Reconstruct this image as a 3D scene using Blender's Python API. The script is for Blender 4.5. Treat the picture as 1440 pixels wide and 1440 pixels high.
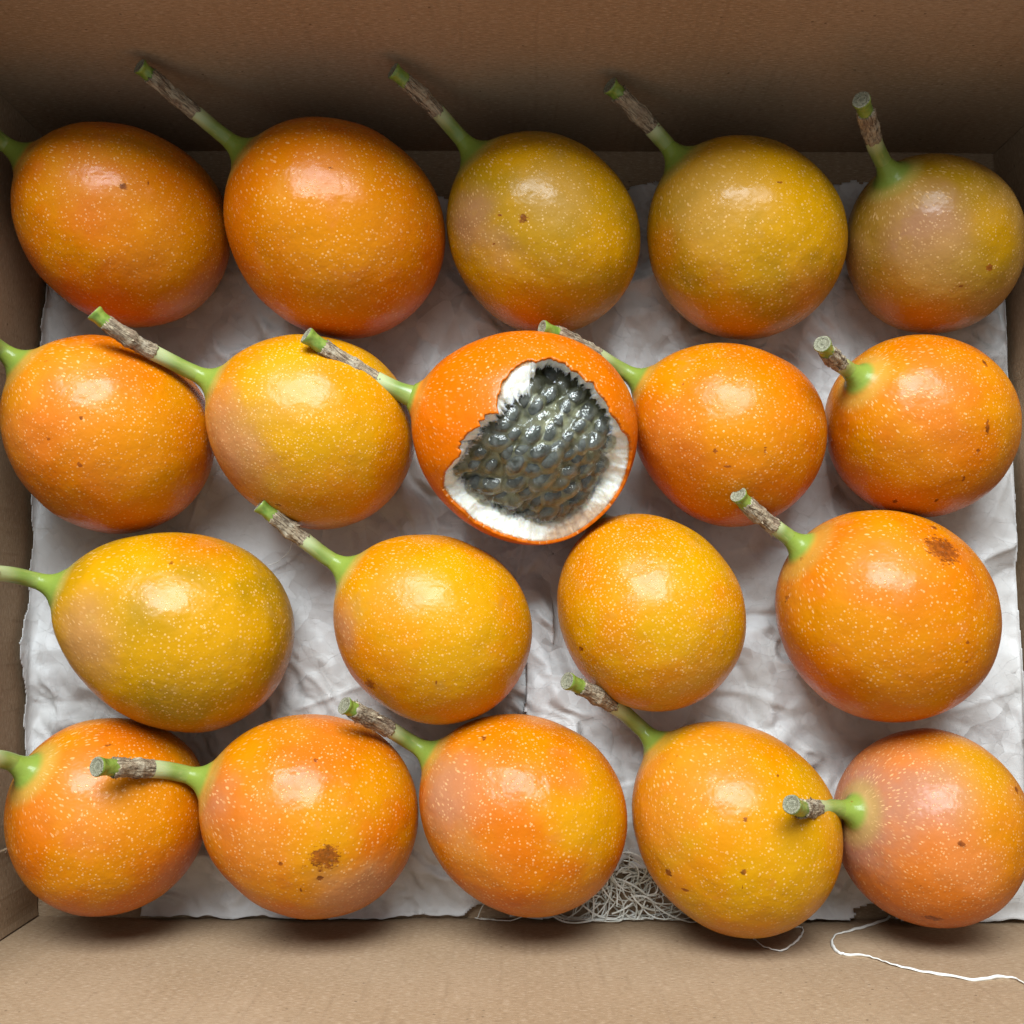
import bpy, math, random
import numpy as np
from mathutils import Vector, noise

for o in list(bpy.data.objects):
    bpy.data.objects.remove(o)
scene = bpy.context.scene
COL = scene.collection
MM = 0.001

# ------------------------------------------------------------------ camera
CAM_H = 0.38
TILT = math.atan2(130.0, 1440.0)
cam_d = bpy.data.cameras.new('camera')
cam_d.sensor_width = 36.0
cam_d.lens = 36.0
cam_d.clip_start = 0.01
cam_d.clip_end = 50.0
cam_d.dof.use_dof = True
cam_d.dof.focus_distance = 0.335
cam_d.dof.aperture_fstop = 22.0
cam = bpy.data.objects.new('camera', cam_d)
cam.location = (0, 0, CAM_H)
cam.rotation_euler = (TILT, 0, 0)
COL.objects.link(cam)
scene.camera = cam

# ------------------------------------------------------------------ world + light
world = bpy.data.worlds.new('World')
scene.world = world
world.use_nodes = True
bg = world.node_tree.nodes['Background']
bg.inputs['Color'].default_value = (0.88, 0.95, 1.0, 1)
bg.inputs['Strength'].default_value = 0.46

def area_light(name, loc, target, sx, sy, power, col):
    d = bpy.data.lights.new(name, 'AREA')
    d.shape = 'RECTANGLE'
    d.size, d.size_y = sx, sy
    d.energy = power
    d.color = col
    o = bpy.data.objects.new(name, d)
    o.location = loc
    o.rotation_euler = (Vector(target) - Vector(loc)).to_track_quat('-Z', 'Y').to_euler()
    COL.objects.link(o)
    return o
# window beyond the back wall of the box, high up
area_light('window_light', (-0.10, 0.80, 0.98), (0, 0.0, 0.05), 0.84, 0.58, 40.0, (0.85, 0.94, 1.0))

scene.view_settings.view_transform = 'Standard'
scene.view_settings.look = 'None'
scene.view_settings.exposure = 0.0
scene.view_settings.gamma = 1.0
scene.render.engine = 'CYCLES'
scene.cycles.max_bounces = 8
scene.cycles.diffuse_bounces = 3
scene.cycles.glossy_bounces = 3
scene.cycles.transmission_bounces = 8

# ------------------------------------------------------------------ helpers
def tag(o, label=None, cat=None, group=None, kind=None):
    if label: o['label'] = label
    if cat: o['category'] = cat
    if group: o['group'] = group
    if kind: o['kind'] = kind
    return o

def mesh_obj(name, verts, faces, mat=None, parent=None, loc=(0, 0, 0), smooth=True, attrs=None):
    me = bpy.data.meshes.new(name)
    me.from_pydata([tuple(map(float, v)) for v in verts], [], [tuple(map(int, f)) for f in faces])
    if attrs:
        for k, a in attrs.items():
            a = np.asarray(a, dtype=np.float32)
            if a.ndim == 1:
                at = me.attributes.new(k, 'FLOAT', 'POINT')
                at.data.foreach_set('value', a)
            else:
                at = me.attributes.new(k, 'FLOAT_VECTOR', 'POINT')
                at.data.foreach_set('vector', a.ravel())
    if smooth:
        me.polygons.foreach_set('use_smooth', [True] * len(me.polygons))
    me.update()
    o = bpy.data.objects.new(name, me)
    COL.objects.link(o)
    if mat: me.materials.append(mat)
    if parent: o.parent = parent
    o.location = loc
    return o

def grid_faces(nr, nc, wrap=True):
    f = []
    m = nc if wrap else nc - 1
    for i in range(nr - 1):
        for j in range(m):
            k = (j + 1) % nc
            f.append((i*nc + j, i*nc + k, (i+1)*nc + k, (i+1)*nc + j))
    return f

def orient_out(verts, faces, centre):
    """flip all faces if the first big one points inwards"""
    v = np.asarray(verts); s = 0.0
    for f in faces[::max(1, len(faces)//60)]:
        p = v[list(f)]
        n = np.cross(p[1] - p[0], p[2] - p[0])
        s += float(n @ (p.mean(0) - centre)) / (np.linalg.norm(n) + 1e-12)
    return faces if s > 0 else [tuple(reversed(f)) for f in faces]

def nrm(v):
    v = np.asarray(v, float)
    return v / np.linalg.norm(v)

def sstep(a, b, x):
    t = np.clip((x - a) / (b - a), 0, 1)
    return t*t*(3 - 2*t)

def fbm(p, o=3):
    return noise.fractal(Vector(p), 1.0, 2.0, o)

class NT:
    """small node tree writer"""
    def __init__(self, name):
        self.m = bpy.data.materials.new(name)
        self.m.use_nodes = True
        self.t = self.m.node_tree
        self.b = self.t.nodes['Principled BSDF']
    def n(self, typ, **kw):
        nd = self.t.nodes.new(typ)
        ins = kw.pop('ins', {})
        for k, v in kw.items(): setattr(nd, k, v)
        for k, v in ins.items(): self.set(nd.inputs[k], v)
        return nd
    def set(self, sock, v):
        if hasattr(v, 'is_linked') or isinstance(v, bpy.types.NodeSocket):
            self.t.links.new(v, sock)
        else:
            sock.default_value = v
    def p(self, key, v): self.set(self.b.inputs[key], v)
    def math(self, op, a, b=0.0, clamp=False):
        nd = self.n('ShaderNodeMath', operation=op, use_clamp=clamp)
        self.set(nd.inputs[0], a); self.set(nd.inputs[1], b)
        return nd.outputs[0]
    def ss(self, x, a, b, lo=0.0, hi=1.0):
        nd = self.n('ShaderNodeMapRange', interpolation_type='SMOOTHSTEP')
        self.set(nd.inputs[0], x); self.set(nd.inputs[1], a); self.set(nd.inputs[2], b)
        self.set(nd.inputs[3], lo); self.set(nd.inputs[4], hi)
        return nd.outputs[0]
    def mix(self, f, a, b):
        nd = self.n('ShaderNodeMix', data_type='RGBA')
        self.set(nd.inputs[0], f)
        self.set(nd.inputs[6], a if not isinstance(a, tuple) else (*a[:3], 1))
        self.set(nd.inputs[7], b if not isinstance(b, tuple) else (*b[:3], 1))
        return nd.outputs[2]
    def noise(self, co, scale, detail=3, rough=0.55, dist=0.0, out='Fac'):
        nd = self.n('ShaderNodeTexNoise')
        self.set(nd.inputs['Vector'], co)
        nd.inputs['Scale'].default_value = scale
        nd.inputs['Detail'].default_value = detail
        nd.inputs['Roughness'].default_value = rough
        nd.inputs['Distortion'].default_value = dist
        return nd.outputs[out]
    def attr(self, name, out='Fac'):
        return self.n('ShaderNodeAttribute', attribute_name=name).outputs[out]
    def mapping(self, co, scale=(1, 1, 1), loc=(0, 0, 0)):
        nd = self.n('ShaderNodeMapping')
        self.set(nd.inputs['Vector'], co)
        nd.inputs['Scale'].default_value = scale
        nd.inputs['Location'].default_value = loc
        return nd.outputs[0]
    def bump(self, h, strength, dist, prev=None):
        nd = self.n('ShaderNodeBump')
        nd.inputs['Strength'].default_value = strength
        nd.inputs['Distance'].default_value = dist
        self.set(nd.inputs['Height'], h)
        if prev is not None: self.set(nd.inputs['Normal'], prev)
        return nd.outputs[0]
    def coord(self, out='Object'):
        return self.n('ShaderNodeTexCoord').outputs[out]

# ------------------------------------------------------------------ cardboard box
XL, XR, YF, YB, WALL = -173.5, 185.0, -111.5, 172.5, 121.0

def cardboard_mat():
    t = NT('cardboard')
    co = t.attr('pco', 'Vector')          # metres: x along the panel, y up
    big = t.noise(co, 14, 3)
    fib = t.noise(t.mapping(co, (90, 900, 1)), 1.0, 4, 0.65)
    fib2 = t.noise(t.mapping(co, (420, 2600, 1)), 1.0, 3, 0.7)
    c = t.mix(t.ss(big, .3, .7), (.300, .198, .112), (.345, .236, .142))
    c = t.mix(t.ss(fib, .38, .66, 0, .35), c, (.255, .165, .094))
    c = t.mix(t.ss(fib2, .53, .66, 0, .80), c, (.47, .345, .235))
    c = t.mix(t.ss(fib2, .46, .34, 0, .70), c, (.19, .115, .066))
    # flute lines, faint and broken
    sep = t.n('ShaderNodeSeparateXYZ'); t.set(sep.inputs[0], co)
    wob = t.math('MULTIPLY', t.math('SUBTRACT', t.noise(t.mapping(co, (60, 16, 1)), 1, 2), .5), .6)
    ph = t.math('FRACT', t.math('ADD', t.math('MULTIPLY', sep.outputs[0], 1/0.0078), wob))
    line = t.ss(t.math('ABSOLUTE', t.math('SUBTRACT', ph, .5)), .0, .13, 1, 0)
    brk = t.ss(t.noise(t.mapping(co, (130, 45, 1)), 1, 3), .42, .62)
    lm = t.math('MULTIPLY', line, brk)
    c = t.mix(t.math('MULTIPLY', lm, .13), c, (.15, .088, .05))
    # dark and light specks
    v = t.n('ShaderNodeTexVoronoi'); t.set(v.inputs['Vector'], t.mapping(co, (220, 300, 1)))
    v.inputs['Scale'].default_value = 1.0
    rnd = t.n('ShaderNodeSeparateColor'); t.set(rnd.inputs[0], v.outputs['Color'])
    spk = t.math('MULTIPLY', t.ss(v.outputs['Distance'], .05, .13, 1, 0), t.math('GREATER_THAN', rnd.outputs[0], .80))
    c = t.mix(t.math('MULTIPLY', spk, .7), c, (.06, .03, .015))
    t.p('Base Color', c)
    t.p('Roughness', .82)
    t.p('Specular IOR Level', .22)
    t.p('Normal', t.bump(t.math('ADD', fib2, t.math('MULTIPLY', t.math('ADD', fib, lm), .5)), .3, .0004))
    return t.m
CARD = cardboard_mat()

def card_edge_mat():
    t = NT('cardboard_torn')
    co = t.coord()
    f = t.noise(co, 900, 4)
    t.p('Base Color', t.mix(t.ss(f, .35, .65), (.30, .20, .13), (.58, .50, .42)))
    t.p('Roughness', .9)
    t.p('Normal', t.bump(f, .8, .0008))
    return t.m
CARD_TORN = card_edge_mat()

box = bpy.data.objects.new('cardboard_box', None)
COL.objects.link(box)
tag(box, 'open brown corrugated cardboard box holding rows of passion fruit', 'box')

def panel(name, p0, p1, z0, z1, th, outward, bow, nu=60, nv=22, mat=CARD, off=0.0, seed=0):
    """upright panel from p0 to p1 (mm), inner face bowing outwards by bow"""
    p0 = np.array(p0, float); p1 = np.array(p1, float)
    L = np.linalg.norm(p1 - p0); out = np.array(outward, float)
    V, A = [], []
    for side in (0, 1):
        for i in range(nv):
            for j in range(nu):
                u, w = j/(nu-1), i/(nv-1)
                z = z0 + (z1 - z0)*w
                bb = bow*4*u*(1-u)*(1 - .35*w) + 0.5*math.sin(6.1*u + seed)*math.sin(3*w + seed)*min(1, 8*u*(1-u))
                q = p0 + (p1 - p0)*u + out*(bb + side*th)
                V.append((q[0]*MM, q[1]*MM, z*MM))
                A.append((u*L*MM + off, z*MM, 0))
    n = nu*nv
    F = []
    for i in range(nv-1):
        for j in range(nu-1):
            a = i*nu + j
            F.append((a, a+1, a+nu+1, a+nu))
            F.append((n+a, n+a+nu, n+a+nu+1, n+a+1))
    for j in range(nu-1):
        F.append((j, n+j, n+j+1, j+1))
        a = (nv-1)*nu + j
        F.append((a, a+1, n+a+1, n+a))
    for i in range(nv-1):
        a = i*nu; F.append((a, a+nu, n+a+nu, n+a))
        a = i*nu + nu-1; F.append((a, n+a, n+a+nu, a+nu))
    mid = np.array([(p0[0]+p1[0])/2*MM, (p0[1]+p1[1])/2*MM, (z0+z1)/2*MM]) + np.append(out[:2], 0)*MM*(th/2 + bow*.6)
    F = orient_out(V, F, mid)
    return mesh_obj(name, V, F, mat, box, smooth=False, attrs={'pco': A})

TH = 4.0
panel('back_panel', (XL-TH, YB, 0), (XR+TH, YB, 0), .3, WALL, TH, (0, 1, 0), 1.5, off=.31, seed=1)
panel('front_panel', (XL-TH, YF, 0), (XR+TH, YF, 0), .3, WALL, TH, (0, -1, 0), 1.2, off=.93, seed=2)
panel('side_panel', (XL, YF+.2, 0), (XL, YB-.2, 0), .3, WALL-1, TH, (-1, 0, 0), 4.5, off=1.7, seed=3)
panel('side_panel', (XR, YF+.2, 0), (XR, YB-.2, 0), .3, WALL-1, TH, (1, 0, 0), 2.0, off=2.4, seed=4)
panel('corner_tab', (XL+3.4, YF+.5, 0), (XL+1.6, YF+28.5, 0), 1, WALL-8, 1.4, (-1, 0, 0), 0.1, nu=12, off=2.9, seed=5)
# floor
V = []; A = []
for z in (0.0, -TH):
    for i in range(20):
        for j in range(20):
            x = XL-9 + (XR-XL+18)*j/19; y = YF-TH-2 + (YB-YF+2*TH+5)*i/19
            V.append((x*MM, y*MM, z*MM)); A.append((x*MM+4, y*MM, 0))
F = []
for i in range(19):
    for j in range(19):
        a = i*20+j
        F += [(a, a+1, a+21, a+20), (400+a, 400+a+20, 400+a+21, 400+a+1)]
mesh_obj('bottom_panel', V, F, CARD, box, smooth=False, attrs={'pco': A})
# torn pale fibres on the raised end of the corner tab
rnd = random.Random(8)
V, F = [], []
for k in range(46):
    z = rnd.uniform(5, 100); y = YF+28.4; x = XL+1.6-rnd.uniform(-.2, 1.3)
    l = rnd.uniform(.5, 1.8); w = rnd.uniform(.25, .6); dz = rnd.uniform(-.8, .8); dx = rnd.uniform(-.1, .9)
    i0 = len(V)
    V += [(x, y-.8, z-w), (x, y-.8, z+w), (x+dx, y+l, z+dz), (x+.25, y-.8, z)]
    F += [(i0, i0+1, i0+2), (i0+1, i0+3, i0+2), (i0+3, i0, i0+2)]
mesh_obj('torn_fibres', np.array(V)*MM, F, CARD_TORN, box, smooth=False)['kind'] = 'stuff'

# ------------------------------------------------------------------ the fruit: measured centres, axes, half lengths (mm)
FR = {
'A1':((-135.14, 131.45, 33.99),(-0.751, 0.463, 0.47),36.67,32.98),
'A2':((-61.07, 129.21, 36.0),(-0.752, 0.562, 0.345),38.78,35.40),
'A3':((10.32, 128.88, 32.71),(-0.661, 0.676, 0.324),35.55,32.18),
'A4':((80.5, 127.12, 33.33),(-0.676, 0.681, 0.282),35.46,32.96),
'A5':((147.53, 126.07, 30.31),(-0.635, 0.554, 0.538),32.00,29.38),
'B1':((-137.81, 58.29, 33.1),(-0.676, 0.577, 0.459),35.70,32.15),
'B2':((-68.84, 59.57, 32.82),(-0.878, 0.412, 0.246),35.89,32.44),
'B3':((3.68, 56.28, 41.45),(-0.942, 0.315, 0.113),37.68,35.24),
'B4':((73.59, 59.4, 30.76),(-0.854, 0.52, -0.001),33.87,30.60),
'B5':((139.78, 61.56, 31.53),(-0.78, 0.394, 0.487),32.15,31.12),
'C1':((-113.23, -7.76, 33.42),(-0.897, 0.337, 0.286),39.53,32.64),
'C2':((-27.18, -7.27, 31.15),(-0.826, 0.546, 0.14),34.52,30.92),
'C3':((46.21, -1.96, 31.06),(-0.451, 0.86, -0.24),34.27,30.69),
'C4':((124.51, -3.06, 34.88),(-0.784, 0.595, 0.179),36.66,34.64),
'D1':((-134.31, -68.96, 31.99),(-0.544, 0.532, 0.65),32.08,31.65),
'D2':((-66.84, -68.89, 32.78),(-0.901, 0.342, 0.267),36.09,32.34),
'D3':((3.18, -68.52, 31.56),(-0.855, 0.518, -0.02),35.53,31.40),
'D4':((73.39, -72.72, 32.35),(-0.683, 0.715, -0.149),35.97,32.10),
'D5':((138.39, -73.26, 31.63),(-0.915, 0.22, 0.338),30.34,31.62),
}
# stem end points (mm) and where the bark starts / ends along the stem
ST = {
'A1':((-161.7,150.5,88.0),.40,.85), 'A2':((-117.6,169.2,71.0),.36,.86), 'A3':((-37.9,168.8,69.0),.38,.84),
'A4':((31.8,168.6,60.0),.28,.84), 'A5':((107.3,154.5,78.0),.34,.80), 'B1':((-163.7,90.2,80.0),.42,.85),
'B2':((-132.3,92.1,63.0),.42,.86), 'B3':((-65.7,85.6,60.0),.34,.82), 'B4':((9.8,90.6,50.0),.34,.83),
'B5':((96.3,80.7,68.0),.26,.76), 'C1':((-166.6,8.9,72.0),.55,.88), 'C2':((-82.7,32.7,46.0),.37,.80),
'C4':((72.4,35.1,54.0),.26,.82), 'D1':((-158.7,-45.9,76.0),.50,.85), 'D2':((-123.5,-48.0,70.0),.36,.80),
'D3':((-53.1,-31.8,52.0),.36,.88), 'D4':((17.5,-24.2,50.0),.40,.84), 'D5':((81.7,-58.2,74.0),.36,.72),
}
# albedo palette
OR = (.50, .112, .0002); VO = (.60, .120, .0002); AM = (.52, .172, .0002); YE = (.49, .225, .0005)
OL = (.30, .155, .002); PK = (.52, .150, .026); LI = (.35, .160, .098); TN = (.40, .210, .040); RD = (.42, .078, .001)
# per fruit: base, second colour, dots (density, size), zones (u, v, radius, colour, strength), scars (u, v, mm), green neck
SK = {
'A1': (OR, AM, .55, .80, [(-.3,.45,.55,PK,.55), (.7,-.6,.4,LI,.5), (.35,-.15,.6,AM,.6)], [(.03,.36,1.2),(.26,.40,.8)], .5),  # first pink zone paints the highlight's pale sheen into the skin colour
'A2': (OR, AM, .75, 1.0, [(0,-.05,.8,AM,.8), (0,.55,.3,PK,.45), (.45,-.85,.4,PK,.5)], [(-.02,.53,.9)], .7),
'A3': (OL, YE, .80, .9, [(-.1,-.85,.75,AM,.55), (-.75,.1,.4,LI,.55), (.15,.42,.5,TN,.6), (-.45,-.2,.3,LI,.35)], [(-.18,.15,1.5),(-.42,.18,.8),(-.5,-.1,1.0),(.42,-.75,1.0)], 1.0),
'A4': (YE, OL, .90, 1.05, [(-.2,-.85,.6,AM,.6), (.62,-.5,.38,PK,.55), (-.4,.35,.65,TN,.6), (-.8,-.1,.4,OR,.4)], [(.32,.52,1.0),(.35,-.9,1.2)], .9),
'A5': (OL, TN, .90, .9, [(-.1,.15,.55,LI,.7), (-.2,-.85,.7,AM,.75), (.7,.2,.4,YE,.6), (.1,-.35,.5,TN,.6)], [(.62,-.25,1.8),(.35,-.45,1.2)], 1.0),
'B1': (OR, AM, .75, .9, [(-.45,.35,.75,PK,.50), (.3,-.1,.65,AM,.7), (-.85,0,.35,PK,.4), (.5,-.6,.4,YE,.4)], [(-.28,-.3,1.2),(-.55,-.05,.7),(-.25,.15,.7)], .6),
'B2': (AM, YE, 1.15, .8, [(-.8,-.1,.6,LI,.55), (-.5,-.5,.45,LI,.2), (.4,.15,.55,YE,.5), (.1,-.85,.6,OR,.5), (-.3,.35,.5,TN,.4)], [(-.35,-.75,1.2)], .9),
'B3': (VO, OR, .55, .95, [(.05,.3,.4,PK,.25)], [], .35),
'B4': (OR, AM, .90, .95, [(-.55,.0,.45,PK,.55), (.2,.1,.7,AM,.6), (-.4,-.2,.25,RD,.5)], [(.39,-.17,1.5),(.03,-.36,1.0),(-.1,-.2,.9),(-.55,-.15,.8),(-.45,.5,.7),(.2,.45,.6)], .5),
'B5': (OR, AM, .80, .8, [(.15,.30,.6,PK,.5), (.0,-.5,.5,AM,.5), (-.8,.1,.4,RD,.4)], [(.66,-.04,1.8),(.58,-.25,1.2),(.62,.65,1.6),(.2,-.78,1.2),(-.2,-.82,1.4),(.45,-.55,1.0)], .55),
'C1': (YE, OL, .85, 1.0, [(.2,.85,.45,OR,.65), (-.8,-.1,.45,LI,.5), (.1,-.3,.6,YE,.6), (-.35,.2,.45,OL,.35), (.2,-.95,.4,OR,.5)], [(-.07,.62,1.3),(.55,.1,1.0)], 1.0),
'C2': (YE, AM, .85, .8, [(-.65,-.4,.55,OR,.4), (-.9,.0,.35,LI,.6), (-.4,.35,.4,PK,.4), (.3,.1,.5,YE,.5)], [(-.63,-.6,3.2),(.05,-.55,.8)], .9),
'C3': (YE, AM, 1.7, 1.05, [(-.8,.3,.6,OR,.4), (-.1,.85,.5,OR,.4), (.4,-.75,.45,TN,.5)], [(-.7,-.4,1.3),(.62,-.72,2.0)], .5),
'C4': (OR, AM, .55, .95, [(.0,.42,.55,PK,.55), (-.8,.2,.4,PK,.35), (.2,-.4,.8,AM,.45)], [(.53,.58,5.6),(.47,.80,1.4),(-.82,.15,1.6),(.68,-.25,1.0),(.66,-.42,.8)], .5),
'D1': (OR, AM, .85, .95, [(-.35,.3,.6,PK,.7), (-.15,-.15,.4,PK,.5), (.35,.0,.5,AM,.6), (.2,.75,.5,RD,.5), (.75,-.55,.35,LI,.4)], [(-.05,.65,1.5),(.2,.7,1.2)], .7),
'D2': (AM, OR, .80, 1.0, [(-.6,-.15,.6,PK,.65), (.2,-.1,.5,YE,.5), (.55,-.7,.5,LI,.6), (-.85,.1,.35,LI,.5), (.0,.8,.5,PK,.35)], [(.15,-.39,4.2),(.12,-.58,1.0),(.02,.48,1.3),(-.25,-.45,1.1),(-.05,-.7,.8)], .6),
'D3': (AM, OR, .85, .95, [(-.7,.15,.55,LI,.75), (-.35,.2,.5,PK,.5), (.7,-.1,.55,YE,.65), (-.35,-.55,.45,PK,.4), (.5,.3,.2,PK,.6)], [(-.37,.70,1.2),(.2,.6,.7)], .6),
'D4': (AM, YE, .70, .9, [(-.3,.5,.55,PK,.55), (.55,-.35,.7,YE,.7), (-.7,.0,.5,PK,.45)], [(.07,-.42,1.0),(-.65,-.45,1.5),(.12,.05,1.0),(.45,.45,.8),(.05,-.55,.6),(-.5,-.6,1.2)], .45),
'D5': (OR, PK, .85, .9, [(-.65,.25,.75,LI,.95), (.6,.55,.7,YE,.8), (.05,.3,.55,LI,.65), (.0,-.5,.7,PK,.4), (-.75,-.1,.5,LI,.7), (.8,-.2,.6,AM,.7)], [(.28,-.17,1.9),(-.08,-.87,2.4),(.85,.34,1.6),(-.03,.55,.9),(-.3,.55,.6)], .6),
}
LAB = {
'A1': 'deep orange passion fruit wedged in the shaded corner where back wall meets side wall',
'A2': 'large bright orange passion fruit against the dark wall, its long barky stem leaning on it',
'A3': 'olive green passion fruit with an orange underside against the dark back wall',
'A4': 'yellow olive passion fruit with dense pale dots, between the olive green and small brownish ones',
'A5': 'small dull brownish passion fruit with short upright stem in the dark corner of the box',
'B1': 'orange passion fruit with pink sheen beside side wall, a neighbour\'s stem crossing its shoulder',
'B2': 'golden yellow passion fruit with mauve shoulder, beside the stem of the torn open fruit',
'B3': 'torn open vivid orange passion fruit showing white pith and grey seedy pulp',
'B4': 'orange passion fruit with dark specks, its stem tucked behind the torn open fruit',
'B5': 'orange passion fruit with brown scuffs down one side and a stubby upright stem',
'C1': 'long egg shaped yellow green passion fruit, mauve neck and stem pointing at side wall',
'C2': 'yellow passion fruit with purple flush by its neck and one brown spot',
'C3': 'golden passion fruit densely covered in cream dots, no stem showing, beside the torn fruit',
'C4': 'large glossy orange passion fruit with a big reddish brown scar near its top',
'D1': 'orange passion fruit with pinkish blush wedged in corner by the torn cardboard tab',
'D2': 'amber passion fruit with a ragged brown scar in the middle, stem lying over its neighbour',
'D3': 'amber passion fruit with lilac shoulder and yellow flank, beside the tuft of wood wool',
'D4': 'amber yellow passion fruit overlapping the front wall above a small loop of thread',
'D5': 'pinkish mauve and yellow passion fruit beside the long white thread, stem pointing over its neighbour',
}

def view_frame(c):
    w = nrm(np.array([0, 0, CAM_H*1000.]) - c)
    e1 = nrm(np.array([1., 0, 0]) - w*w[0])
    return e1, np.cross(w, e1), w

def axes_for(ax):
    ax = nrm(ax)
    h = np.array([0, 0, 1.]) if abs(ax[2]) < .9 else np.array([1., 0, 0])
    x = nrm(np.cross(h, ax))
    return x, np.cross(ax, x), ax

NECK = 4.3
def profile(a, b, r_neck, egg, n=90):
    """(z, rho) from the blossom end to the neck, in mm; z along the stem axis"""
    t = np.linspace(0, 1, 2400)
    z = -a + t*(2*a + 5.5)
    q = np.clip(1 - (z/a)**2, 0, None)
    body = b*np.sqrt(q)*(1 - egg*(z/a))
    d = z - a
    flare = r_neck + NECK*np.exp(-np.abs(d)/np.where(d < 0, 9.5, 2.8))
    flare = flare*sstep(-a*.2, a*.8, z)
    k = 1.7
    rho = np.where(z > 0, k*np.logaddexp(body/k, flare/k) - k*math.log(2)*np.exp(-np.abs(body-flare)/k)*0, body)
    rho = np.where(z > 0, np.maximum(rho, 0), rho)
    # resample by arc length
    s = np.concatenate([[0], np.cumsum(np.hypot(np.diff(z), np.diff(rho)))])
    si = np.linspace(0, s[-1], n)
    return np.interp(si, s, z), np.interp(si, s, rho), si/s[-1]

def skin_mat(key):
    base, second, dens, size, zones, scars, green = SK[key]
    dens = dens*.85 + .38
    c, ax, a, b = FR[key]
    c = np.array(c)
    e1, e2, w = view_frame(c)
    hgt = np.array([0, 0, c[2]])
    def loc(u, v):
        m = math.hypot(u, v)
        if m > .98: u, v = u*.98/m, v*.98/m
        d = u*e1 + v*e2 + math.sqrt(max(0, 1-u*u-v*v))*w
        return tuple((hgt + d*(b+.3))*MM)
    t = NT('skin_' + {'A':'back','B':'second','C':'third','D':'front'}[key[0]] + key[1])
    co = t.coord()
    seed = (hash_key(key)*.37, hash_key(key)*.61, 0)
    cs = t.mapping(co, (1, 1, 1), seed)
    nb = t.noise(cs, 38, 4, .55)
    nm = t.noise(cs, 120, 3, .6)
    wobble = t.math('ADD', t.math('MULTIPLY', t.math('SUBTRACT', nb, .5), 1.25), t.math('MULTIPLY', t.math('SUBTRACT', nm, .5), .75))
    col = t.mix(t.ss(nb, .36, .66), base, second)
    def dist(P):
        nd = t.n('ShaderNodeVectorMath', operation='DISTANCE')
        t.set(nd.inputs[0], co); nd.inputs[1].default_value = P
        return nd.outputs['Value']
    for (u, v, r, zc, s) in zones:
        q = t.math('ADD', t.math('DIVIDE', dist(loc(u, v)), r*b*MM), wobble)
        col = t.mix(t.ss(q, 1.25, .15, 0, s*(.8 if zc == PK else 1)), col, zc)
    # waxy mauve bruising in small patches
    pm = t.ss(t.noise(t.mapping(co, (1, 1, 1), (seed[1], 0, seed[0])), 75, 4, .6), .60, .72, 0, .38)
    col = t.mix(pm, col, PK if base in (OR, VO, AM) else TN)
    # neck turns yellow, then green
    neck = t.attr('neck')
    col = t.mix(t.ss(neck, .30, .62, 0, .75*green), col, (.38, .30, .06))
    col = t.mix(t.ss(neck, .84-.30*green, .98-.12*green, 0, 1.0), col, (.19, .25, .036))
    # dots
    dc = t.attr('dotco', 'Vector')
    dall = None
    for k, off in enumerate((seed, (seed[1]+.37, seed[0], .3))):
        v = t.n('ShaderNodeTexVoronoi'); t.set(v.inputs['Vector'], t.mapping(dc, (1, 1, 1), off))
        v.inputs['Scale'].default_value = (430.0 + 210.0*dens)*(1.0, 1.22)[k]/(.4+.6*size)
        sc = t.n('ShaderNodeSeparateColor'); t.set(sc.inputs[0], v.outputs['Color'])
        v.inputs['Randomness'].default_value = .82
        thr = t.math('ADD', .115+.045*dens, t.math('MULTIPLY', sc.outputs[0], .15))
        d = t.ss(t.math('SUBTRACT', thr, v.outputs['Distance']), -.03, .10)
        d = t.math('MULTIPLY', d, t.ss(sc.outputs[1], .0, .9, .25, 1.0))
        dall = d if dall is None else t.math('MAXIMUM', dall, d)
    dall = t.math('MULTIPLY', dall, t.ss(neck, .45, .8, 1, 0))
    dotcol = t.mix(.46, col, (.85, .46, .14))
    dotcol = t.mix(.11, dotcol, (.92, .80, .60))
    col = t.mix(t.math('MULTIPLY', dall, t.ss(nb, .3, .62, .55, .88)), col, dotcol)
    # scars and scuffs
    fine = t.noise(cs, 420, 4, .7)
    sm = None
    for (u, vv, r) in scars:
        P = loc(u, vv)
        kx = random.Random(int(abs(u*917+vv*331)*100)).choice(((1, 1.2, 1), (2.3, .75, 1.2), (.75, 2.3, 1.2), (1.7, 1.7, .8)))
        s1 = t.n('ShaderNodeVectorMath', operation='SUBTRACT'); t.set(s1.inputs[0], co); s1.inputs[1].default_value = P
        s2 = t.n('ShaderNodeVectorMath', operation='MULTIPLY'); t.set(s2.inputs[0], s1.outputs[0]); s2.inputs[1].default_value = tuple(k/(r*MM) for k in kx)
        s3 = t.n('ShaderNodeVectorMath', operation='LENGTH'); t.set(s3.inputs[0], s2.outputs[0])
        q = s3.outputs['Value']
        sm = q if sm is None else t.math('MINIMUM', sm, q)
    scuff = t.ss(t.noise(t.mapping(cs, (1, 1, 1), (.4, .2, .1)), 210, 5, .72), .672, .73)
    if sm is not None:
        n2 = t.noise(t.mapping(cs, (1.0, 1.6, 1.0)), 330, 4, .7)
        q = t.math('ADD', sm, t.math('ADD', t.math('MULTIPLY', t.math('SUBTRACT', n2, .5), 1.6), t.math('MULTIPLY', t.math('SUBTRACT', t.noise(t.mapping(cs, (1, 2.2, 1.4)), 800, 4, .75), .5), 2.6)))
        scar = t.ss(q, 1.15, .80)
        scar = t.math('MAXIMUM', scar, t.math('MULTIPLY', scuff, .7))
    else:
        scar = t.math('MULTIPLY', scuff, .6)
    col = t.mix(t.math('MULTIPLY', scar, .85), col, t.mix(t.ss(fine, .35, .65), (.090, .018, .003), (.25, .055, .006)))
    t.p('Base Color', col)
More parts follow.
